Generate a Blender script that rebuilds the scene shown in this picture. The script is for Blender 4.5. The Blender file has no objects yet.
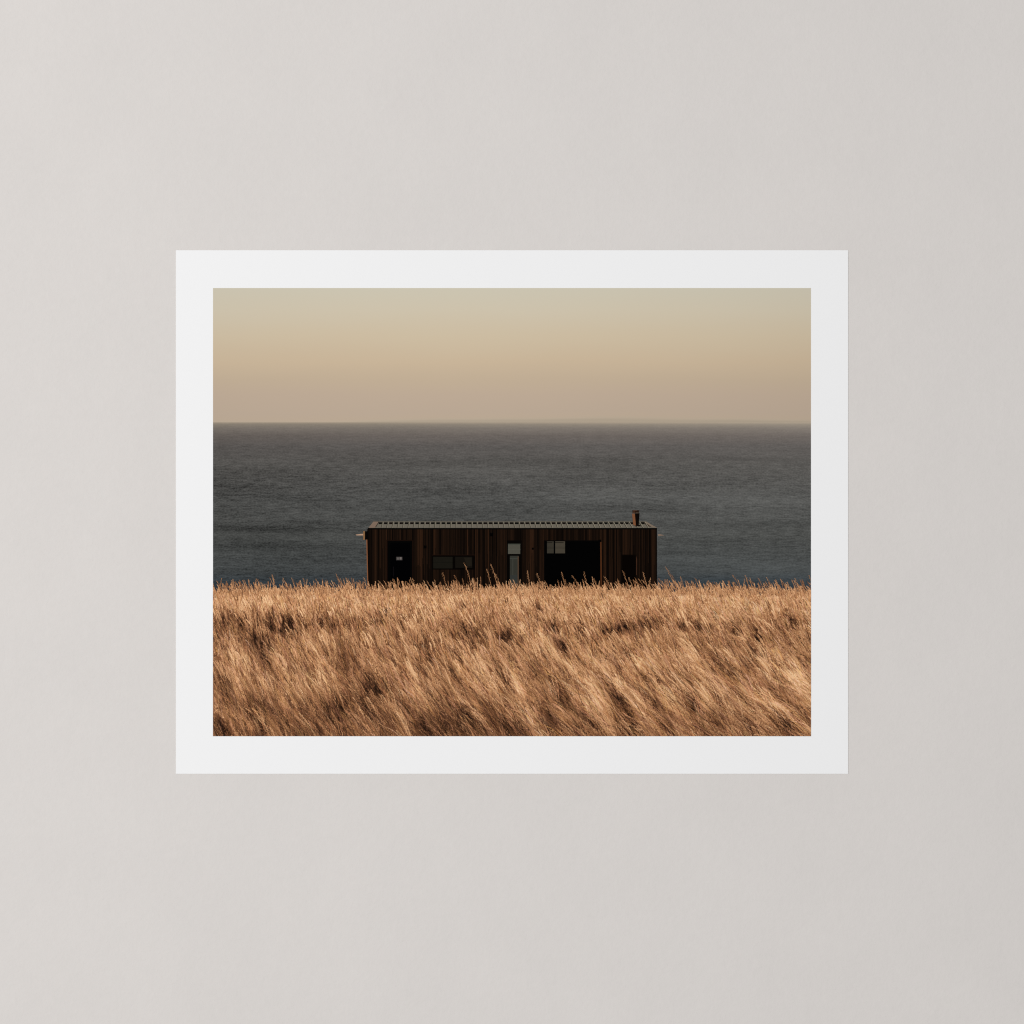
import bpy, math, random
import numpy as np

random.seed(7)
rng = np.random.default_rng(11)
scene = bpy.context.scene
COL = scene.collection

# ------------------------------------------------------------------ scale
# one photo pixel = one millimetre on the wall; the print hangs flat on it
BOT = 773.7                      # bottom edge of the paper (photo rows)
BASE = (0.0, 0.0, (512 - BOT) / 1000.0)


def P(px, py, d=0.0):
    """photo position on the wall plane -> local coords of the print (d = height off the wall, mm)"""
    return ((px - 512) / 1000.0, -d / 1000.0, (BOT - py) / 1000.0)


LIT = 1.03                       # irradiance the lamps give at the middle of the print


def lin(c):
    c = np.asarray(c, float) / 255.0
    return np.where(c <= 0.04045, c / 12.92, ((c + 0.055) / 1.055) ** 2.4)


def ink(r, g, b):
    v = lin((r, g, b)) / LIT
    return (float(v[0]), float(v[1]), float(v[2]), 1.0)


# ------------------------------------------------------------------ materials
def new_mat(name, rough=0.9, spec=0.0):
    m = bpy.data.materials.new(name)
    m.use_nodes = True
    b = m.node_tree.nodes['Principled BSDF']
    b.inputs['Roughness'].default_value = rough
    b.inputs['Specular IOR Level'].default_value = spec
    return m, m.node_tree, b


def nd(nt, kind, **kw):
    n = nt.nodes.new(kind)
    for k, v in kw.items():
        setattr(n, k, v)
    return n


def math_node(nt, op, a, b=None, c=None, clamp=False):
    n = nd(nt, 'ShaderNodeMath', operation=op)
    n.use_clamp = clamp
    for i, v in enumerate((a, b, c)):
        if v is None:
            continue
        if isinstance(v, (int, float)):
            n.inputs[i].default_value = v
        else:
            nt.links.new(v, n.inputs[i])
    return n.outputs[0]


def noise(nt, vec, scale, detail=3.0, rough=0.5, loc=(0, 0, 0), stretch=(1, 1, 1), rot=(0, 0, 0)):
    mp = nd(nt, 'ShaderNodeMapping')
    mp.inputs['Location'].default_value = loc
    mp.inputs['Rotation'].default_value = rot
    mp.inputs['Scale'].default_value = stretch
    nt.links.new(vec, mp.inputs['Vector'])
    n = nd(nt, 'ShaderNodeTexNoise')
    n.inputs['Scale'].default_value = scale
    n.inputs['Detail'].default_value = detail
    n.inputs['Roughness'].default_value = rough
    nt.links.new(mp.outputs[0], n.inputs['Vector'])
    return n.outputs['Fac']


def ramp(nt, fac, stops):
    r = nd(nt, 'ShaderNodeValToRGB')
    e = r.color_ramp.elements
    e[0].position, e[0].color = stops[0]
    e[1].position, e[1].color = stops[-1]
    for p, c in stops[1:-1]:
        k = e.new(p)
        k.color = c
    nt.links.new(fac, r.inputs[0])
    return r.outputs[0]


def scale_colour(nt, col, fac):
    v = nd(nt, 'ShaderNodeVectorMath', operation='SCALE')
    nt.links.new(col, v.inputs[0])
    nt.links.new(fac, v.inputs['Scale'])
    return v.outputs[0]


# plain painted plaster
def wall_material():
    m, nt, b = new_mat('painted_plaster', 0.85, 0.1)
    tc = nd(nt, 'ShaderNodeTexCoord')
    o = tc.outputs['Object']
    n1 = noise(nt, o, 9, 3, 0.55)
    n2 = noise(nt, o, 130, 4, 0.6)
    f = math_node(nt, 'ADD', math_node(nt, 'MULTIPLY', n1, 0.55), math_node(nt, 'MULTIPLY', n2, 0.45))
    c = ramp(nt, f, [(0.3, ink(211.6, 207.1, 203.4)), (0.7, ink(216.0, 211.3, 207.4))])
    nt.links.new(c, b.inputs['Base Color'])
    bump = nd(nt, 'ShaderNodeBump')
    bump.inputs['Strength'].default_value = 0.17
    bump.inputs['Distance'].default_value = 0.002
    h = math_node(nt, 'ADD', noise(nt, o, 260, 5, 0.65), math_node(nt, 'MULTIPLY', noise(nt, o, 40, 3, 0.5), 2.0))
    nt.links.new(h, bump.inputs['Height'])
    nt.links.new(bump.outputs[0], b.inputs['Normal'])
    return m


def paper_material():
    m, nt, b = new_mat('matte_photo_paper', 0.7, 0.1)
    tc = nd(nt, 'ShaderNodeTexCoord')
    n = noise(nt, tc.outputs['Object'], 900, 2, 0.5)
    c = ramp(nt, n, [(0.3, ink(237.6, 237.6, 237.8)), (0.7, ink(238.6, 238.6, 238.6))])
    nt.links.new(c, b.inputs['Base Color'])
    return m


def ink_material(name, rgb, vary=0.10, scale=420.0, stretch=(1, 1, 1)):
    m, nt, b = new_mat(name)
    tc = nd(nt, 'ShaderNodeTexCoord')
    n = noise(nt, tc.outputs['Object'], scale, 2, 0.6, stretch=stretch)
    a = np.array(ink(*rgb))
    lo, hi = a * (1 - vary), a * (1 + vary)
    lo[3] = hi[3] = 1
    nt.links.new(ramp(nt, n, [(0.3, tuple(lo)), (0.7, tuple(hi))]), b.inputs['Base Color'])
    return m


def attr_material(name, amount=0.0, scale=900.0, stretch=(1, 1, 1)):
    m, nt, b = new_mat(name)
    at = nd(nt, 'ShaderNodeAttribute', attribute_name='ink')
    tc = nd(nt, 'ShaderNodeTexCoord')
    n = noise(nt, tc.outputs['Object'], scale, 2, 0.6, stretch=stretch)
    f = math_node(nt, 'MULTIPLY_ADD', n, 2 * amount, 1 - amount)
    nt.links.new(scale_colour(nt, at.outputs['Color'], f), b.inputs['Base Color'])
    return m


def sky_material():
    m, nt, b = new_mat('printed_sky_ink')
    tc = nd(nt, 'ShaderNodeTexCoord')
    o = tc.outputs['Object']
    sp = nd(nt, 'ShaderNodeSeparateXYZ')
    nt.links.new(o, sp.inputs[0])
    # t = 0 at the top edge of the picture, 1 at the horizon
    t = math_node(nt, 'MULTIPLY_ADD', sp.outputs['Z'], -1000.0 / 134.4, (BOT - 288.0) / 134.4)
    w = noise(nt, o, 4.0, 2, 0.5, stretch=(1, 1, 6))
    t = math_node(nt, 'ADD', t, math_node(nt, 'MULTIPLY_ADD', w, 0.10, -0.05))
    x2 = math_node(nt, 'MULTIPLY', sp.outputs['X'], sp.outputs['X'])
    c = ramp(nt, t, [(0.00, ink(202, 195, 176)), (0.17, ink(204, 193, 171)), (0.36, ink(203, 187, 161)),
                     (0.55, ink(199, 179, 152)), (0.68, ink(191, 172, 148)), (0.80, ink(187, 168, 148)),
                     (0.93, ink(184, 166, 147)), (0.97, ink(184, 166, 146)), (0.985, ink(182, 166, 146)), (1.0, ink(172, 158, 139))])
    vg = math_node(nt, 'MULTIPLY_ADD', x2, -0.6, 1.02)
    g = noise(nt, o, 1500, 1, 0.5)
    vg = math_node(nt, 'MULTIPLY', vg, math_node(nt, 'MULTIPLY_ADD', g, 0.03, 0.985))
    nt.links.new(scale_colour(nt, c, vg), b.inputs['Base Color'])
    return m


def sea_material():
    m, nt, b = new_mat('printed_sea_ink')
    tc = nd(nt, 'ShaderNodeTexCoord')
    o = tc.outputs['Object']
    sp = nd(nt, 'ShaderNodeSeparateXYZ')
    nt.links.new(o, sp.inputs[0])
    t = math_node(nt, 'MULTIPLY_ADD', sp.outputs['Z'], -1000.0 / 167.6, (BOT - 422.4) / 167.6)
    c = ramp(nt, t, [(0.00, ink(166, 152, 134)), (0.012, ink(143, 133, 120)), (0.035, ink(125, 117, 109)), (0.08, ink(106, 99, 94)),
                     (0.14, ink(94, 90, 87)), (0.25, ink(86, 84, 81)), (0.45, ink(80, 80, 78)),
                     (0.68, ink(74, 75, 73)), (0.89, ink(67, 70, 70)), (0.96, ink(52, 59, 64)), (1.0, ink(40, 51, 61))])
    rip = noise(nt, o, 1.0, 3, 0.7, stretch=(85, 1, 540))
    rip2 = noise(nt, o, 1.0, 2, 0.6, stretch=(480, 1, 900), loc=(3, 0, 9))
    swell = noise(nt, o, 1.0, 3, 0.55, stretch=(7, 1, 85), rot=(0, math.radians(-1.3), 0), loc=(2.3, 0, 5))
    patch = noise(nt, o, 1.0, 2, 0.5, stretch=(5, 1, 22), loc=(7, 0, 1))
    near = math_node(nt, 'MULTIPLY_ADD', t, 2.6, 0.08, clamp=True)
    a = math_node(nt, 'MULTIPLY_ADD', rip, 1.75, -0.875)
    a2 = math_node(nt, 'MULTIPLY_ADD', rip2, 1.5, -0.75)
    a3 = math_node(nt, 'MULTIPLY_ADD', swell, 0.95, -0.475)
    a4 = math_node(nt, 'MULTIPLY_ADD', patch, 0.5, -0.25)
    s = math_node(nt, 'ADD', math_node(nt, 'ADD', a, a2), math_node(nt, 'ADD', a3, a4))
    s = math_node(nt, 'MULTIPLY', s, near)
    # the right half of the printed sea is a little lighter
    s = math_node(nt, 'ADD', s, math_node(nt, 'MULTIPLY_ADD', sp.outputs['X'], 0.55, 1.0))
    # broad calmer and rougher stretches where the picture has them: (x, y, half width, half height, amount)
    for (px, py, hw, hh, am) in ((245, 528, 60, 4, -.26), (285, 547, 80, 7, -.20), (235, 487, 55, 4, -.14), (300, 522, 40, 2, -.18),
                                 (350, 470, 120, 10, .07), (610, 492, 80, 12, .12), (740, 505, 70, 14, .14), (700, 560, 60, 5, .10),
                                 (590, 506, 70, 3, -.12), (745, 459, 60, 2.5, -.16), (690, 553, 40, 3, -.16), (560, 478, 60, 3, -.10),
                                 (770, 535, 50, 4, .10), (330, 505, 70, 6, .08), (230, 572, 40, 3, -.16), (440, 500, 60, 4, .08)):
        dx = math_node(nt, 'MULTIPLY', math_node(nt, 'SUBTRACT', sp.outputs['X'], (px - 512) / 1000), 1000.0 / hw)
        dz = math_node(nt, 'SUBTRACT', sp.outputs['Z'], (BOT - py) / 1000)
        # slight drop to the right, and a ragged outline from the ripples
        dz = math_node(nt, 'MULTIPLY', math_node(nt, 'ADD', dz, math_node(nt, 'MULTIPLY', dx, hw * .00003)), 1000.0 / hh)
        q = math_node(nt, 'ADD', math_node(nt, 'MULTIPLY', dx, dx), math_node(nt, 'MULTIPLY', dz, dz))
        g = math_node(nt, 'EXPONENT', math_node(nt, 'MULTIPLY', q, -1.0))
        s = math_node(nt, 'ADD', s, math_node(nt, 'MULTIPLY', math_node(nt, 'MULTIPLY', g, am), math_node(nt, 'MULTIPLY_ADD', rip, 2.0, 0.0)))
    nt.links.new(scale_colour(nt, c, s), b.inputs['Base Color'])
    return m


# ------------------------------------------------------------------ mesh helpers
def link(name, verts, faces, mat, parent=None, colours=None):
    me = bpy.data.meshes.new(name)
    me.from_pydata([tuple(v) for v in verts], [], faces)
    me.materials.append(mat)
    if colours is not None:           # one ink colour per face
        ca = me.color_attributes.new('ink', 'FLOAT_COLOR', 'CORNER')
        buf = []
        for p in me.polygons:
            buf.extend(list(colours[p.index]) * p.loop_total)
        ca.data.foreach_set('color', buf)
    me.update()
    o = bpy.data.objects.new(name, me)
    COL.objects.link(o)
    if parent:
        o.parent = parent
    return o


class Flat:
    """flat printed shapes, each polygon given in photo pixels"""

    def __init__(self, d):
        self.v, self.f, self.c, self.d = [], [], [], d

    def poly(self, pts, rgb=(0, 0, 0), dd=0.0):
        i = len(self.v)
        # counter-clockwise seen from the room
        area = sum(pts[k][0] * pts[(k + 1) % len(pts)][1] - pts[(k + 1) % len(pts)][0] * pts[k][1] for k in range(len(pts)))
        if area > 0:
            pts = pts[::-1]
        self.v += [P(x, y, self.d + dd) for x, y in pts]
        self.f.append(tuple(range(i, i + len(pts))))
        self.c.append(ink(*rgb))

    def rect(self, x0, y0, x1, y1, rgb=(0, 0, 0), dd=0.0):
        self.poly([(x0, y0), (x1, y0), (x1, y1), (x0, y1)], rgb, dd)

    def build(self, name, mat, parent):
        return link(name, self.v, self.f, mat, parent, self.c)


def sheet(name, x0, y0, x1, y1, d0, d1, mat, parent=None):
    """a thin box: back face d0 mm off the wall, front face d1 mm off it"""
    a, b, c, d = P(x0, y0, d1), P(x1, y0, d1), P(x1, y1, d1), P(x0, y1, d1)
    e, f, g, h = P(x0, y0, d0), P(x1, y0, d0), P(x1, y1, d0), P(x0, y1, d0)
    return link(name, [a, b, c, d, e, f, g, h],
                [(3, 2, 1, 0), (4, 5, 6, 7), (0, 1, 5, 4), (1, 2, 6, 5), (2, 3, 7, 6), (3, 0, 4, 7)], mat, parent)


# ------------------------------------------------------------------ the wall
wm = wall_material()
wv = [(-4, 0, -2.5), (4, 0, -2.5), (4, 0, 2.5), (-4, 0, 2.5), (-4, .12, -2.5), (4, .12, -2.5), (4, .12, 2.5), (-4, .12, 2.5)]
wall = link('wall', wv, [(0, 1, 2, 3), (5, 4, 7, 6), (0, 4, 5, 1), (1, 5, 6, 2), (2, 6, 7, 3), (3, 7, 4, 0)], wm)
wall['kind'] = 'structure'

# ------------------------------------------------------------------ the print
root = bpy.data.objects.new('art_print', None)
root.location = BASE
root.empty_display_size = 0.1
COL.objects.link(root)
root['label'] = 'landscape photo print with wide white border, dark cabin between sea and golden grass'
root['category'] = 'art print'

X0, X1, Y0, Y1 = 213.1, 810.9, 288.1, 736.1
HZ = 422.4
sheet('paper', 176.0, 250.3, 848.0, BOT, 0.05, 0.60, paper_material(), root)['label'] = 'white paper border around the picture'
sheet('printed_sky', X0, Y0, X1, HZ, 0.601, 0.66, sky_material(), root)['label'] = 'pale beige evening sky fading to dusty pink'
sheet('printed_sea', X0, HZ, X1, 600, 0.601, 0.66, sea_material(), root)['label'] = 'dark grey rippled sea below the horizon'

# ------------------------------------------------------------------ printed cabin
D = 0.70
boards = Flat(D)
bright = {375: .75, 382: .45, 386: .8, 400: .5, 411: .45, 418: .8, 421: .8, 424: .5, 434: .8, 445: .5, 448: .55, 457: .45,
          467: .8, 476: .7, 481: .55, 488: .85, 501: .55, 505: .5, 513: .5, 531: .85, 533: .6, 540: .5, 543: .65, 547: .45,
          551: .6, 565: .5, 590: .65, 601: .7, 604: .7, 610: .5, 615: .65, 618: .55, 624: .6, 626: .75, 628: .6, 632: .6,
          638: .45, 642: .5, 653: .6, 655: .5}
x = 368.4
while x < 656.4:
    w = random.uniform(0.9, 1.7)
    xe = min(x + w, 656.4)
    k = random.uniform(0.0, 0.5) ** 1.2 + (0.25 if random.random() < .18 else 0)
    for bx, bv in bright.items():
        if x - 0.5 <= bx + 0.5 <= xe + 0.5:
            k = max(k, bv + random.uniform(-.08, .08))
    y = 529.0
    while y < 598:
        ye = min(598, y + random.uniform(16, 42))
        kk = min(1, max(0, k + random.uniform(-0.13, 0.13)))
        if y > 560:
            kk *= 0.85
        c = (13 + 37 * kk, 8.5 + 22.5 * kk, 6 + 13.5 * kk)
        gap = 0.45 if random.random() < .6 else 0.1
        boards.rect(x, y, xe - gap, ye, c)
        boards.rect(xe - gap, y, xe, ye, tuple(v * 0.45 for v in c))
        y = ye
    x = xe
# sun-lit end wall seen edge-on at the left
boards.poly([(366.3, 539.5), (367.3, 539.5), (368.4, 590), (367.4, 590)], (128, 82, 54))
boards.poly([(367.3, 529), (368.4, 529), (368.4, 590), (367.3, 539.5)], (12, 7, 5))
boards.rect(656.4, 528.5, 657.0, 596, (14, 8, 6))
cab = boards.build('printed_cabin', attr_material('printed_timber_ink', 0.25, 1.0, (900, 1, 90)), root)
cab['label'] = 'long low dark timber cabin with a metal roof'


def part(name, d=D + 0.05):
    return name, Flat(d)


ATT = attr_material('printed_detail_ink', 0.10, 500)

# roof
r = Flat(D + 0.03)
r.poly([(368.4, 527.9), (373.6, 521.2), (646.0, 521.2), (656.8, 527.9)], (104, 98, 87))
r.poly([(373.4, 521.0), (646.2, 521.0), (646.4, 521.7), (373.0, 521.7)], (82, 78, 70), 0.012)
r.rect(367.8, 527.9, 657.1, 529.4, (9, 7, 6), 0.005)
r.poly([(368.6, 527.7), (373.6, 521.6), (378.6, 521.6), (375.4, 527.7)], (122, 103, 89), 0.01)
r.poly([(376.0, 527.2), (375.2, 527.2), (378.6, 521.8), (379.2, 521.8)], (20, 16, 13), 0.02)
r.poly([(646.0, 521.6), (644.2, 521.6), (652.6, 527.6), (657.0, 527.6)], (120, 106, 92), 0.01)
r.poly([(644.2, 522.0), (641.2, 522.0), (648.4, 526.4), (651.6, 527.0)], (62, 50, 41), 0.011)
n = 0
xx = 378.6
while xx < 641:
    dark = (9 + random.uniform(-4, 7), 8, 7)
    r.poly([(xx + 0.2, 522.2), (xx + 3.95, 522.2), (xx + 3.8, 524.1), (xx, 524.1)], dark, 0.012)
    dx = (xx + 4 - 455) * 0.0195
    s = abs(dx) / 4.0
    xa, xb = xx + 3.9, xx + 3.9 + dx
    r.poly([(xa - .25, 522.4), (xa + .45, 522.4), (xb + .45, 527.7), (xb - .25, 527.7)],
           (70 - 25 * s, 66 - 25 * s, 56 - 22 * s), 0.014)
    r.poly([(xa + .45, 521.6), (xa + 1.0, 521.6), (xb + 1.0, 527.7), (xb + .45, 527.7)],
           (118 + 32 * s, 111 + 30 * s, 97 + 25 * s), 0.013)
    xx += 5.235
r.build('roof', ATT, cab)['label'] = 'ribbed grey metal roof'

# chimney
c = Flat(D + 0.06)
c.poly([(632.0, 513.6), (639.5, 513.2), (638.7, 525.4), (633.2, 525.4)], (13, 9, 7))
c.poly([(632.0, 513.6), (634.8, 513.6), (635.8, 525.6), (633.3, 525.0)], (122, 79, 53), 0.01)
c.rect(632.4, 510.2, 638.9, 513.2, (40, 25, 17), 0.005)
c.rect(632.7, 511.4, 635.0, 513.2, (70, 48, 35), 0.01)
c.rect(635.6, 512.5, 638.6, 513.3, (84, 72, 60), 0.012)
c.rect(633.0, 510.2, 637.0, 510.9, (74, 50, 36), 0.012)
c.rect(634.6, 524.8, 640.6, 526.4, (18, 14, 12), 0.004)
c.build('chimney', ATT, cab)['label'] = 'short square flue, sun-lit on its left side'

# left black doorway with a small plate
d_ = Flat(D + 0.03)
d_.rect(386.4, 540.0, 413.2, 596, (22, 12, 8))
d_.rect(387.6, 541.0, 412.0, 596, (4, 4, 4), 0.01)
d_.rect(390.4, 543.0, 410.0, 596, (2, 2, 3), 0.014)
d_.rect(393.1, 566.5, 393.9, 576.5, (15, 12, 14), 0.02)
d_.build('door', ATT, cab)['label'] = 'black glazed doorway at the left end'
s_ = Flat(D + 0.055)
s_.rect(396.2, 556.8, 402.4, 560.2, (62, 57, 56))
s_.rect(397.0, 557.4, 399.0, 559.6, (92, 86, 83), 0.004)
s_.rect(399.7, 557.2, 401.6, 559.5, (110, 102, 98), 0.004)
s_.build('door_plate', ATT, cab)['label'] = 'small pale plate on the black doorway'

# strip window
w_ = Flat(D + 0.03)
w_.rect(431.9, 555.3, 474.9, 569.6, (7, 5, 4))
w_.rect(433.2, 556.8, 452.6, 568.4, (25, 23, 18), 0.01)
w_.rect(433.2, 562.0, 452.6, 562.5, (18, 18, 14), 0.014)
w_.rect(455.2, 556.8, 472.2, 567.8, (21, 18, 14), 0.01)
w_.poly([(464, 557.6), (471.5, 557.6), (472, 566), (467, 566)], (30, 26, 20), 0.014)
w_.rect(432, 554.7, 474.8, 555.3, (30, 17, 11), 0.0)
w_.build('window', ATT, cab)['label'] = 'low strip window with two dark panes'

# narrow tall window
w_ = Flat(D + 0.03)
w_.rect(506.8, 540.4, 521.6, 596, (7, 5, 4))
w_.rect(508.0, 543.7, 520.2, 553.9, (78, 76, 67), 0.01)
w_.rect(508.0, 543.7, 520.4, 544.7, (64, 66, 58), 0.014)
w_.rect(508.0, 549.0, 520.4, 549.5, (84, 84, 75), 0.014)
w_.rect(509.9, 555.8, 518.7, 596, (50, 50, 44), 0.01)
w_.rect(517.6, 556.5, 518.8, 596, (75, 58, 45), 0.014)
w_.rect(509.9, 558.0, 517.6, 559.0, (60, 62, 56), 0.014)
w_.rect(509.9, 575.0, 517.6, 596, (50, 52, 49), 0.014)
w_.rect(512.4, 559.0, 513.2, 575.0, (62, 62, 55), 0.014)
w_.build('window', ATT, cab)['label'] = 'narrow tall window with a grey square pane above'

# wide opening with two small panes
o_ = Flat(D + 0.03)
o_.rect(543.8, 540.3, 601.0, 596, (8, 6, 5))
o_.rect(545.0, 541.2, 600.2, 596, (3, 3, 3), 0.01)
o_.poly([(600.1, 541.8), (601.4, 541.0), (602.2, 596), (600.6, 596)], (74, 42, 23), 0.012)
o_.rect(599.4, 540.3, 601.4, 541.8, (4, 3, 2), 0.016)
o_.build('opening', ATT, cab)['label'] = 'wide black opening at the terrace'
for (a, b, col) in ((547.0, 553.7, (55, 51, 43)), (555.2, 565.0, (68, 62, 52))):
    w_ = Flat(D + 0.055)
    w_.rect(a, 541.3, b, 553.3, col)
    w_.rect(a, 542.3, b - 1.4, 543.0, (24, 21, 17), 0.004)
    w_.rect(a, 546.5, b, 549.0, tuple(v * 0.93 for v in col), 0.004)
    w_.build('window', ATT, cab)['label'] = ('small grey pane at the left of the opening' if a < 550 else 'slightly wider grey pane inside the opening')

# dark hatch at the right end
h_ = Flat(D + 0.03)
h_.rect(621.4, 554.6, 636.0, 596, (10, 6, 4))
h_.rect(622.4, 555.6, 635.2, 596, (7, 4, 3), 0.01)
h_.poly([(636.2, 556.0), (637.0, 559.0), (636.9, 575), (636.3, 575)], (66, 42, 30), 0.012)
h_.build('door', ATT, cab)['label'] = 'dark brown door at the right end'

# fittings on the front
for (a, b, s) in ((425.2, 546.8, 1.4), (491.6, 534.4, 1.7), (532.8, 548.6, 1.0), (599.9, 540.8, 1.2)):
    f_ = Flat(D + 0.06)
    f_.rect(a - s, b - s, a + s, b + s * 1.1, (4, 3, 3))
    f_.rect(a - s * .4, b - s, a + s * .4, b - s * .6, (16, 12, 10), 0.004)
    f_.build('wall_light', ATT, cab)

# lamp arms sticking out at both ends
g_ = Flat(D + 0.03)
g_.rect(364.9, 531.2, 368.5, 539.6, (6, 5, 5))
g_.rect(363.3, 531.0, 364.9, 539.9, (132, 98, 66), 0.004)
g_.build('gutter_box', ATT, cab)['label'] = 'black box on the left corner with a tan edge'
for (a, b, ya) in ((355.6, 363.2, 534.7), (657.9, 664.4, 535.1)):
    g_ = Flat(D + 0.03)
    if a < 500:
        g_.poly([(a, ya - .1), (b, ya - 1.0), (b, ya + .7), (a + 1.0, ya + .7)], (176, 144, 120))
    else:
        g_.poly([(a, ya - 1.0), (a + 2.5, ya - .9), (b, ya + .3), (a, ya + .8)], (128, 108, 92))
    g_.build('bracket', ATT, cab)

# ------------------------------------------------------------------ printed grass
S = 3                                       # ink dots per photo pixel
GX0, GX1, GY0, GY1 = X0, X1, 560.0, Y1
W = int(round((GX1 - GX0) * S))
H = int(round((GY1 - GY0) * S))


def smooth_noise(h, w, cy, cx, seed):
    """value noise with cell sizes cy, cx (pixels), smooth interpolation"""
    g = np.random.default_rng(seed)
    ny, nx = int(h / cy) + 3, int(w / cx) + 3
    a = g.standard_normal((ny, nx))
    yy = np.arange(h) / cy
    xx_ = np.arange(w) / cx
    y0, x0 = yy.astype(int), xx_.astype(int)
    fy, fx = yy - y0, xx_ - x0
    fy, fx = fy * fy * (3 - 2 * fy), fx * fx * (3 - 2 * fx)
    p = a[y0][:, x0] * (1 - fx) + a[y0][:, x0 + 1] * fx
    q = a[y0 + 1][:, x0] * (1 - fx) + a[y0 + 1][:, x0 + 1] * fx
    return p * (1 - fy)[:, None] + q * fy[:, None]


ys = GY0 + (np.arange(H) + .5) / S
xs = GX0 + (np.arange(W) + .5) / S
XX, YY = np.meshgrid(xs, ys)


def lean(x, y):
    """lean of the stalks from vertical, radians; tips point up and to the left"""
    t = np.clip((y - 590) / 140.0, 0, 1)
    u = np.clip((x - 213) / 598.0, 0, 1)
    return np.radians(9 + 10 * u + t ** 0.8 * (5 + 14 * u))


# large-scale tone of the field: (x, y, half length, half width, degrees from vertical, amount)
T1 = lambda u, v: (210 + u / 5.12, 570 + v / 5.12)
T2 = lambda u, v: (410 + u / 5.12, 570 + v / 5.12)
T3 = lambda u, v: (610 + u / 4.995, 570 + v / 4.995)
feat = []


def blob(T, u, v, rl, rw, ang, amp):
    px, py = T(u, v)
    feat.append((px, py, rl / 5.1, rw / 5.1, ang, amp))


def streak(T, u0, v0, u1, v1, rw, amp):
    a, b = T(u0, v0), T(u1, v1)
    ang = math.degrees(math.atan2(b[0] - a[0], b[1] - a[1]))
    feat.append(((a[0] + b[0]) / 2, (a[1] + b[1]) / 2, math.hypot(b[0] - a[0], b[1] - a[1]) / 2 * 0.85, rw / 5.1, ang, amp))


blob(T1, 145, 270, 40, 60, 5, -.45); blob(T1, 355, 270, 45, 75, 5, -.55); blob(T1, 60, 260, 40, 30, 5, -.3)
blob(T1, 245, 370, 65, 60, 10, -.38); streak(T1, 260, 400, 350, 570, 26, -.45); blob(T1, 410, 310, 30, 40, 10, -.3)
streak(T1, 320, 390, 410, 650, 26, .22); blob(T1, 170, 480, 110, 60, 20, .22); streak(T1, 20, 500, 100, 640, 22, -.38)
streak(T1, 530, 410, 680, 700, 34, .26); blob(T1, 545, 265, 30, 65, 10, -.3); blob(T1, 830, 640, 80, 62, 20, -.52)
blob(T1, 640, 700, 55, 75, 20, -.42); blob(T1, 700, 470, 100, 42, 10, -.22); blob(T1, 480, 720, 40, 60, 25, -.26)
streak(T1, 10, 740, 90, 850, 20, -.45); streak(T1, 20, 700, 130, 820, 12, .34); blob(T1, 965, 295, 35, 28, 10, -.36)
blob(T1, 950, 450, 70, 60, 15, .16); blob(T1, 500, 830, 25, 380, 0, -.2); blob(T1, 700, 260, 20, 60, 10, -.22)
streak(T1, 700, 390, 745, 610, 7, .32); streak(T1, 860, 590, 950, 700, 8, .36); streak(T1, 800, 690, 860, 705, 8, .3)
streak(T1, 440, 90, 560, 330, 26, .12); blob(T1, 270, 250, 20, 20, 0, .14); streak(T1, 180, 780, 250, 830, 12, .25)
streak(T1, 380, 640, 430, 830, 14, .12); blob(T1, 620, 300, 30, 30, 0, -.2); streak(T1, 170, 560, 330, 800, 20, -.12)
blob(T1, 290, 690, 40, 50, 10, -.1)
blob(T2, 490, 335, 28, 28, 20, -.5); blob(T2, 360, 345, 45, 28, 10, -.3); blob(T2, 290, 300, 25, 22, 10, -.28)
blob(T2, 90, 420, 50, 24, 20, -.3); blob(T2, 870, 300, 28, 24, 20, -.6); blob(T2, 660, 195, 40, 18, 20, -.28)
blob(T2, 1005, 325, 34, 20, 20, -.5); blob(T2, 740, 290, 24, 30, 30, -.34); streak(T2, 735, 350, 880, 500, 24, -.5)
streak(T2, 560, 260, 720, 390, 30, .22); streak(T2, 640, 350, 900, 540, 28, .3); streak(T2, 840, 500, 1020, 720, 36, .36)
streak(T2, 680, 305, 780, 350, 8, .3); streak(T2, 205, 480, 255, 600, 14, -.45); streak(T2, 50, 500, 110, 600, 16, -.35)
streak(T2, 480, 540, 530, 640, 18, -.42); blob(T2, 330, 490, 60, 80, 30, .24); streak(T2, 480, 470, 650, 790, 28, .24)
streak(T2, 205, 648, 325, 690, 9, .5); streak(T2, 325, 742, 385, 768, 9, .55); blob(T2, 270, 780, 70, 250, 10, -.3)
blob(T2, 800, 680, 60, 28, 20, -.38); blob(T2, 730, 770, 50, 30, 20, -.28); blob(T2, 900, 800, 50, 90, 20, -.28)
blob(T2, 250, 340, 50, 200, 0, -.1); streak(T2, 400, 520, 440, 700, 30, .14); blob(T2, 30, 720, 80, 24, 10, .12)
streak(T2, 0, 600, 130, 640, 20, .1); streak(T2, 880, 640, 960, 800, 10, .18); streak(T2, 590, 700, 660, 840, 18, .2)
blob(T2, 560, 380, 20, 22, 20, -.32); blob(T2, 120, 250, 25, 35, 20, .16); blob(T2, 560, 820, 30, 60, 10, -.3)
blob(T2, 620, 590, 40, 40, 20, .1); blob(T2, 60, 800, 30, 30, 0, -.25)
blob(T3, 55, 295, 22, 55, 0, -.6); blob(T3, 200, 285, 32, 60, 10, -.32); blob(T3, 365, 280, 24, 14, 0, -.4)
blob(T3, 440, 290, 40, 18, 10, -.36); blob(T3, 495, 290, 26, 12, 0, -.42); blob(T3, 628, 310, 26, 16, 15, -.75)
blob(T3, 722, 305, 34, 16, 15, -.42); blob(T3, 738, 342, 16, 20, 15, -.7); blob(T3, 600, 375, 26, 16, 15, -.42)
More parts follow.
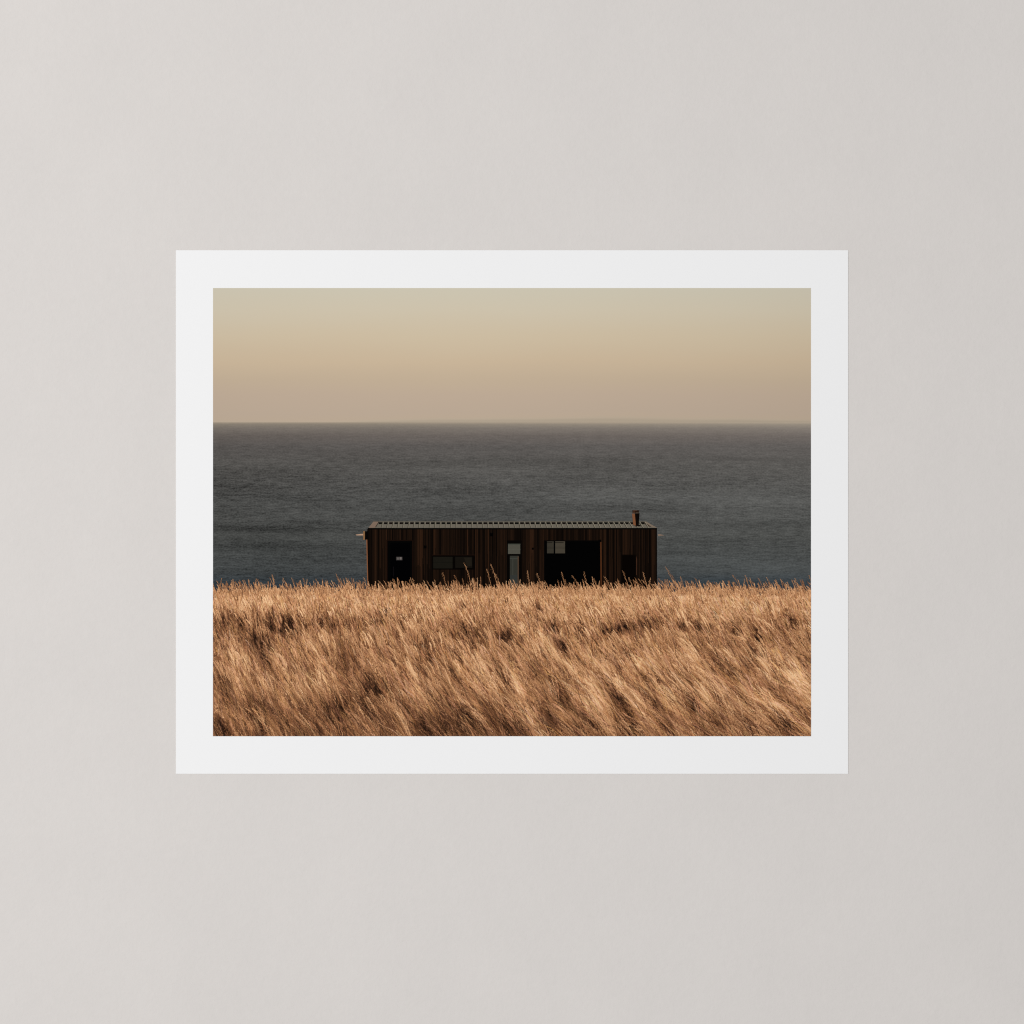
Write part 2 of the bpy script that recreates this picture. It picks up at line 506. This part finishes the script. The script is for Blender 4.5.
blob(T3, 850, 300, 26, 60, 60, -.4); blob(T3, 910, 265, 45, 18, 15, -.42); blob(T3, 905, 385, 34, 40, 40, -.34)
blob(T3, 992, 345, 30, 12, 0, -.34); streak(T3, 110, 420, 220, 540, 34, .28); streak(T3, -10, 510, 190, 760, 32, .36)
streak(T3, 10, 600, 120, 730, 26, -.55); blob(T3, 100, 790, 30, 36, 20, -.45); streak(T3, 370, 380, 570, 660, 28, .22)
blob(T3, 418, 670, 32, 24, 20, -.52); streak(T3, 235, 430, 290, 520, 16, -.26); streak(T3, 600, 570, 660, 650, 18, -.3)
blob(T3, 812, 590, 14, 44, -30, -.45); streak(T3, 510, 710, 570, 790, 24, -.42); blob(T3, 870, 780, 26, 52, -20, -.5)
blob(T3, 700, 785, 28, 50, 0, -.3); blob(T3, 225, 680, 34, 26, 10, -.32); streak(T3, 880, 470, 1000, 620, 40, .24)
streak(T3, 770, 420, 960, 560, 20, .2); streak(T3, 700, 640, 1000, 740, 26, .2); streak(T3, 60, 440, 160, 480, 14, .2)
blob(T3, 520, 480, 60, 50, 30, -.14); blob(T3, 360, 350, 40, 30, 30, .12); streak(T3, 250, 520, 420, 780, 22, .14)
blob(T3, 700, 480, 30, 60, 40, -.18); streak(T3, 240, 760, 330, 830, 14, -.2); blob(T3, 990, 620, 50, 14, 0, .14)

tone = np.interp(YY, [570, 590, 602, 613, 624, 650, 690, 715, 737], [.70, .77, .76, .66, .56, .53, .52, .47, .42])
tone = tone + 0.12 * np.clip((XX - 480) / 330, 0, 1) * np.clip((YY - 600) / 60, 0, 1)
feature = np.zeros_like(tone)
for (px, py, rl, rw, ang, amp) in feat:
    a = math.radians(ang)
    dx, dy = XX - px, YY - py
    al = dx * math.sin(a) + dy * math.cos(a)
    ac = dx * math.cos(a) - dy * math.sin(a)
    q = (al / rl) ** 2 + (ac / rw) ** 2
    feature += amp * (0.80 if amp < 0 else 0.75) * np.exp(-q * 0.9)
# irregular patches, sheared so that they follow the lean of the grass
sh = np.tan(lean(XX, YY))
n1 = smooth_noise(H, W + 1400, 13 * S, 4.5 * S, 3)
n2 = smooth_noise(H, W + 1400, 6 * S, 2.2 * S, 4)
n3 = smooth_noise(H, W + 1400, 2 * S, 1.5 * S, 5)
ix = np.clip(((XX - GX0) * S - (YY - GY0) * S * sh + 700).astype(int), 0, W + 1399)
iy = np.arange(H)[:, None] * np.ones((1, W), int)
grow = np.clip((YY - 600) / 60, 0.15, 1)
tone += feature * np.clip(.95 + .8 * n2[iy, ix] + .4 * n3[iy, ix], 0, 2.2)
tone += grow * (0.075 * np.clip(n1[iy, ix], -.9, 2) + 0.065 * np.clip(n2[iy, ix], -.9, 2) + .015) + 0.045 * n3[iy, ix]
tone = np.clip(tone, 0.03, 1.0)

STOPS = np.array([0, .14, .3, .45, .6, .75, .9, 1.1])
PAL = np.array([(24, 15, 11), (58, 36, 24), (92, 60, 40), (134, 89, 60), (173, 123, 84), (204, 151, 108), (227, 176, 130), (244, 203, 158)], float)


def palette(t):
    return np.stack([np.interp(t, STOPS, PAL[:, k]) for k in range(3)], -1)


canvas = palette(np.clip(tone - .12, 0, 1))
edge = 592.4 + 1.0 * smooth_noise(2, W, 1, 40, 9)[0] + 1.3 * smooth_noise(2, W, 1, 5, 19)[0]
alpha = (YY > edge[None, :]).astype(float)


def paint(px, py, col, opa):
    """blend a batch of ink dots (photo coordinates) onto the canvas"""
    ixx = ((px - GX0) * S).astype(int)
    iyy = ((py - GY0) * S).astype(int)
    ok = (ixx >= 0) & (ixx < W) & (iyy >= 0) & (iyy < H)
    idx = iyy[ok] * W + ixx[ok]
    if idx.size == 0:
        return
    c, o = col[ok], opa[ok]
    u, inv = np.unique(idx, return_inverse=True)
    ws = np.bincount(inv, o)
    cc = np.stack([np.bincount(inv, c[:, k] * o) / np.maximum(ws, 1e-6) for k in range(3)], -1)
    al = np.clip(ws, 0, 0.92)[:, None]
    fl, fa = canvas.reshape(-1, 3), alpha.reshape(-1)
    a0 = fa[u][:, None]
    out = al + a0 * (1 - al)
    fl[u] = (cc * al + fl[u] * a0 * (1 - al)) / np.maximum(out, 1e-6)
    fa[u] = out[:, 0]


def strokes(rx, ry, L, wid, tone_jit, head, opa=0.75, bend=0.35, follow=0.4, lj=0.12, hue=None, dlean=0.0):
    """stalks rooted at (rx, ry) with length L; the top part is a loose seed head"""
    n = len(rx)
    steps = int(max(L) * S * 1.15) + 2
    s = np.linspace(0, 1, steps)[None, :]
    th = lean(rx, ry) + rng.normal(0, lj, n) + dlean
    th = th[:, None] + bend * (s - 0.5) * (1 + 0.3 * rng.standard_normal((n, 1)))
    ds = (L / steps)[:, None]
    x_ = rx[:, None] - np.cumsum(np.sin(th) * ds, 1)
    y_ = ry[:, None] - np.cumsum(np.cos(th) * ds, 1)
    wob = (s > 0.55) * rng.normal(0, 1, (n, steps)) * head[:, None] * np.sin(np.clip((s - .55) / .45, 0, 1) * math.pi) ** .5
    xi = np.clip(((x_ - GX0) * S).astype(int), 0, W - 1)
    yi = np.clip(((y_ - GY0) * S).astype(int), 0, H - 1)
    tloc = tone[yi, xi]
    ttip = tloc[:, [int(steps * .5)]]
    t = follow * tloc + (1 - follow) * ttip + tone_jit[:, None] + 0.16 * (s - 0.62) + rng.normal(0, .05, (n, steps))
    col = palette(np.clip(t, 0, 1.1))
    if hue is not None:
        col = col * hue[:, None, :]
    o = np.full((n, steps), opa) * np.clip((1 - s) * 12, .3, 1) * np.clip(s * 5, .15, 1)
    pts = [(x_ + wob, y_, o)]
    pts.append((x_ + wob + wid[:, None] * 0.5, y_, o * 0.6 * np.clip(wid[:, None] * 1.4, 0, 1)))
    for (a, b, oo) in pts:
        paint(a.ravel(), b.ravel(), col.reshape(-1, 3), oo.ravel())


def flecks(cx, cy, ln, spread, jit, opa):
    """short seed husks that cross the stalks"""
    n = len(cx)
    steps = 9
    q = np.linspace(-.5, .5, steps)[None, :]
    th = (lean(cx, cy) + rng.normal(0.12, spread, n))[:, None] + rng.normal(0, 1.2, n)[:, None] * q
    x_ = cx[:, None] - np.sin(th) * ln[:, None] * q
    y_ = cy[:, None] - np.cos(th) * ln[:, None] * q
    xi = np.clip(((cx - GX0) * S).astype(int), 0, W - 1)
    yi = np.clip(((cy - GY0) * S).astype(int), 0, H - 1)
    t = (tone[yi, xi] + jit)[:, None] + 0.05 * (0 * q + 1)
    col = palette(np.clip(t + rng.normal(0, .03, (n, steps)), 0, 1.1))
    o = np.full((n, steps), opa)
    for dx_ in (0, 1 / S):
        paint((x_ + dx_).ravel(), y_.ravel(), col.reshape(-1, 3), (o * (1 if dx_ == 0 else .55)).ravel())


def plumes(rx, ry, L, t, dlean, dtone):
    n = len(rx)
    steps = 40
    q = np.linspace(0, 1, steps)[None, :]
    th = (lean(rx, ry) + rng.normal(0, .07, n) + dlean)[:, None] + rng.normal(.55, .15, n)[:, None] * (q - .45)
    x_ = rx[:, None] - np.cumsum(np.sin(th), 1) * L[:, None] / steps
    y_ = ry[:, None] - np.cumsum(np.cos(th), 1) * L[:, None] / steps
    xi = np.clip(((x_[:, 26] - GX0) * S).astype(int), 0, W - 1)
    yi = np.clip(((y_[:, 26] - GY0) * S).astype(int), 0, H - 1)
    base = .6 * tone[yi, xi] + .4 * .64 + .05 + rng.normal(0, .05, n) + dtone
    # thin stem, densified so that it has no gaps
    f = np.linspace(0, steps - 1.01, steps * 4)
    k0, fr = f.astype(int), f - f.astype(int)
    sx = x_[:, k0] * (1 - fr) + x_[:, k0 + 1] * fr
    sy = y_[:, k0] * (1 - fr) + y_[:, k0 + 1] * fr
    c = palette(np.clip(base[:, None] + .02 + .18 * (f / steps - .5), 0, 1.1))
    paint((sx + .7).ravel(), (sy + .2).ravel(), palette(np.clip(base[:, None] - .32 + 0 * sx, 0, 1)).reshape(-1, 3), np.full(sx.size, .42))
    paint(sx.ravel(), sy.ravel(), c.reshape(-1, 3), np.full(sx.size, .7))
    # barbs of the head, alternately left and right of the stem
    for k in range(int(steps * .52), steps):
        u_ = (k / steps - .52) / .48
        size = (.9 + 2.6 * t) * math.sin(math.pi * min(1, u_ * .85 + .12)) ** .7
        for side in (-1, 1):
            a = th[:, k] + side * rng.uniform(.25, .75, n)
            m = 7
            g = np.linspace(0, 1, m)[None, :]
            ln = size * rng.uniform(.4, 1.1, n)[:, None]
            bx = x_[:, [k]] - np.sin(a)[:, None] * ln * g
            by = y_[:, [k]] - np.cos(a)[:, None] * ln * g + .25 * ln * g * g
            tt = base[:, None] + (.24 if side < 0 else .0) + rng.normal(0, .06, (n, 1)) + 0 * g
            paint(bx.ravel(), by.ravel(), palette(np.clip(tt, 0, 1.1)).reshape(-1, 3), np.full(bx.size, .66))


# far to near
y = 595.5
while y < 800:
    t = (y - 595.5) / 141.0
    Lm = 6.0 + 27 * min(t, 1.2)
    cnt = int(300 / (1 + 1.3 * t))
    rx = rng.uniform(GX0 - 10, GX1 + 60, cnt)
    ry = y + rng.uniform(-1, 1, cnt)
    L = Lm * rng.uniform(.5, 1.3, cnt)
    r_ = rng.random(cnt)
    jit = rng.normal(0, .08, cnt) + np.where(r_ < .20, -.26, 0) + np.where(r_ > .86, .15, 0)
    # two stalks in three stand in tufts that share a root, a lean and a tone
    k = max(4, cnt // 14)
    own = rng.random(cnt) < .67
    which = rng.integers(0, k, cnt)
    tx_, tl_, tj_, tL_ = rng.uniform(GX0 - 10, GX1 + 60, k), rng.normal(0, .17, k), rng.normal(0, .15, k), rng.uniform(.8, 1.4, k)
    rx = np.where(own, tx_[which] + rng.normal(0, 1.5 + 3.0 * min(t, 1.2), cnt), rx)
    dl = np.where(own, tl_[which], rng.normal(0, .08, cnt))
    jit = jit + np.where(own, tj_[which], 0)
    L = L * np.where(own, tL_[which], 1)
    hue = np.ones((cnt, 3)) * (1 + rng.normal(0, .03, (cnt, 1)))
    hue[:, 0] *= 1 + rng.normal(0.0, .03, cnt)
    hue[:, 2] *= 1 + rng.normal(0.0, .06, cnt)
    strokes(rx, ry, L, rng.uniform(.2, .6 + .4 * t, cnt), jit, rng.uniform(.1, .3 + .7 * t, cnt), opa=.6, hue=hue, lj=.11 + .03 * min(t, 1), dlean=dl, bend=.35 + .6 * min(t, 1))
    fn = int(130 / (1 + .7 * t))
    fx = rng.uniform(GX0, GX1, fn)
    fy = y - Lm * .75 + rng.uniform(-3, 3, fn)
    fx, fy = fx[fy > 589], fy[fy > 589]
    if len(fx):
        r_ = rng.random(len(fx))
        flecks(fx, fy, rng.uniform(1.2, 2.2 + 3.2 * min(t, 1), len(fx)), .4 + .45 * min(t, 1),
               np.where(r_ < .5, -.30, .15) + rng.normal(0, .06, len(fx)), .62)
    # stalks that stand out one by one, each with a feathery head
    if t > .08:
        m = max(3, int(17 / (1 + 1.5 * t)))
        g = rng.integers(0, max(1, m // 4), m)
        cx_, cl_, ct_ = rng.uniform(GX0 - 5, GX1 + 50, m), rng.normal(0, .12, m), rng.normal(0, .09, m)
        plumes(cx_[g] + rng.normal(0, 2 + 4 * min(t, 1), m), y + rng.uniform(-1, 1, m),
               (10 + 34 * min(t, 1.1)) * rng.uniform(.6, 1.25, m), min(t, 1), cl_[g], ct_[g])
    y += 0.75 + 0.35 * t


# the ragged top edge: many short tips, some long ones where the photograph has them
def fringe(n, lo, hi, jit=0.0, head=.18, wid=.2, opa=.95):
    rx = rng.uniform(GX0 - 2, GX1 + 8, n)
    ry = rng.uniform(592.5, 597, n)
    L = rng.uniform(lo, hi, n) * np.interp(rx, np.linspace(GX0, GX1, 60), 1 + .16 * rng.standard_normal(60)) + (ry - 594.5)
    strokes(rx, ry, L, np.full(n, wid), rng.normal(jit, .12, n), np.full(n, head), opa=opa, bend=.35, lj=.24, follow=.2)


fringe(900, 3.5, 6.5, -.03)
fringe(850, 5.5, 9, -.06, .15, .1)
fringe(640, 8, 12.5, -.11, .2, .05)
fringe(260, 11.5, 16, -.13, .25, .08)
tall = [(272.5, 573.5), (291, 577), (303, 578), (316, 578), (336, 573.5), (347, 578), (363, 577), (394, 579), (409, 577), (412, 577.5),
        (441, 572), (453, 574), (463.5, 562), (491, 563), (486, 568), (495, 572), (526, 570), (536, 572), (560, 571),
        (584, 571), (571, 574), (594, 577), (605, 575), (622, 570), (629, 576), (642, 571), (658, 577), (667, 565), (671, 573), (680, 575),
        (695, 577), (731, 573), (744, 574), (757, 577), (766, 576), (779, 578), (794, 577), (808, 574), (244, 579), (257, 578), (232, 580)]
for (tx, ty) in tall:
    L = (595 - ty) * 1.03
    rx = np.array([tx + math.tan(lean(tx, 592)) * (595 - ty)])
    strokes(rx, np.full(1, 595.0), np.full(1, L), np.full(1, .55), rng.normal(-.13, .05, 1), np.full(1, .5), opa=.95, bend=rng.normal(.45, .3), lj=.03, follow=.2)

# soft print sharpness
def blur(a, k):
    for ax in (0, 1):
        a = (np.roll(a, 1, ax) + np.roll(a, -1, ax)) * k + a * (1 - 2 * k)
    return a


soft = canvas.copy()
for _ in range(4):
    soft = blur(soft, .25)
canvas = canvas + .55 * (canvas - soft)
canvas = blur(canvas, .12)
canvas *= (1 + rng.normal(0, .018, (H, W, 1)))
canvas = np.clip(canvas, 4, 250)

# grid of ink dots -> one flat sheet; dots with too little ink are left open
keep = alpha >= 0.5
keep[-1, :] = True
vi = -np.ones((H + 1, W + 1), int)
used = np.zeros((H + 1, W + 1), bool)
used[:-1, :-1] |= keep; used[1:, :-1] |= keep; used[:-1, 1:] |= keep; used[1:, 1:] |= keep
vi[used] = np.arange(used.sum())
vy, vx = np.nonzero(used)
gx = GX0 + vx * (GX1 - GX0) / W
gy = GY0 + vy * (GY1 - GY0) / H
co = np.stack([(gx - 512) / 1000, np.full(len(gx), -(0.86) / 1000), (BOT - gy) / 1000], -1)
ky, kx = np.nonzero(keep)
quads = np.stack([vi[ky + 1, kx], vi[ky + 1, kx + 1], vi[ky, kx + 1], vi[ky, kx]], -1)
me = bpy.data.meshes.new('printed_grass')
me.vertices.add(len(co))
me.vertices.foreach_set('co', co.astype(np.float32).ravel())
nf = len(quads)
me.loops.add(nf * 4)
me.loops.foreach_set('vertex_index', quads.astype(np.int32).ravel())
me.polygons.add(nf)
me.polygons.foreach_set('loop_start', (np.arange(nf) * 4).astype(np.int32))
me.update(calc_edges=True)
ca = me.color_attributes.new('ink', 'FLOAT_COLOR', 'CORNER')
colr = np.ones((nf, 4), np.float32)
colr[:, :3] = lin(canvas[ky, kx]) / LIT
ca.data.foreach_set('color', np.repeat(colr, 4, axis=0).ravel())
me.materials.append(attr_material('printed_grass_ink', 0.04, 1200))
me.validate()
grass = bpy.data.objects.new('printed_grass', me)
COL.objects.link(grass)
grass.parent = root
grass['label'] = 'golden brown dry grass leaning to the left'

# ------------------------------------------------------------------ light: a large soft window light from the left
ld = bpy.data.lights.new('window_light', 'AREA')
ld.shape = 'RECTANGLE'
ld.size, ld.size_y = 2.6, 2.6
ld.energy = 144
ld.color = (1.0, 1.0, 1.0)
lo = bpy.data.objects.new('window_light', ld)
lo.location = (-2.6, -4.2, 0.55)
COL.objects.link(lo)
from mathutils import Vector
lo.rotation_euler = (Vector((0, 0, 0)) - lo.location).to_track_quat('-Z', 'Y').to_euler()

world = bpy.data.worlds.new('World')
scene.world = world
world.use_nodes = True
bg = world.node_tree.nodes['Background']
bg.inputs[0].default_value = (1, 1, 1, 1)
bg.inputs[1].default_value = 0.555

# ------------------------------------------------------------------ camera
cd = bpy.data.cameras.new('camera')
cam = bpy.data.objects.new('camera', cd)
COL.objects.link(cam)
cam.location = (0, -2.2, 0)
cam.rotation_euler = (math.radians(90), 0, 0)
cd.sensor_width = 36
cd.lens = 36 * 2.2 / 1.024
cd.clip_start = 0.05
cd.clip_end = 50
scene.camera = cam

scene.view_settings.view_transform = 'Standard'
scene.view_settings.look = 'None'
scene.view_settings.exposure = 0
scene.view_settings.gamma = 1
scene.view_settings.use_curve_mapping = False
scene.render.engine = 'CYCLES'
scene.cycles.use_denoising = False
scene.cycles.filter_width = 1.2
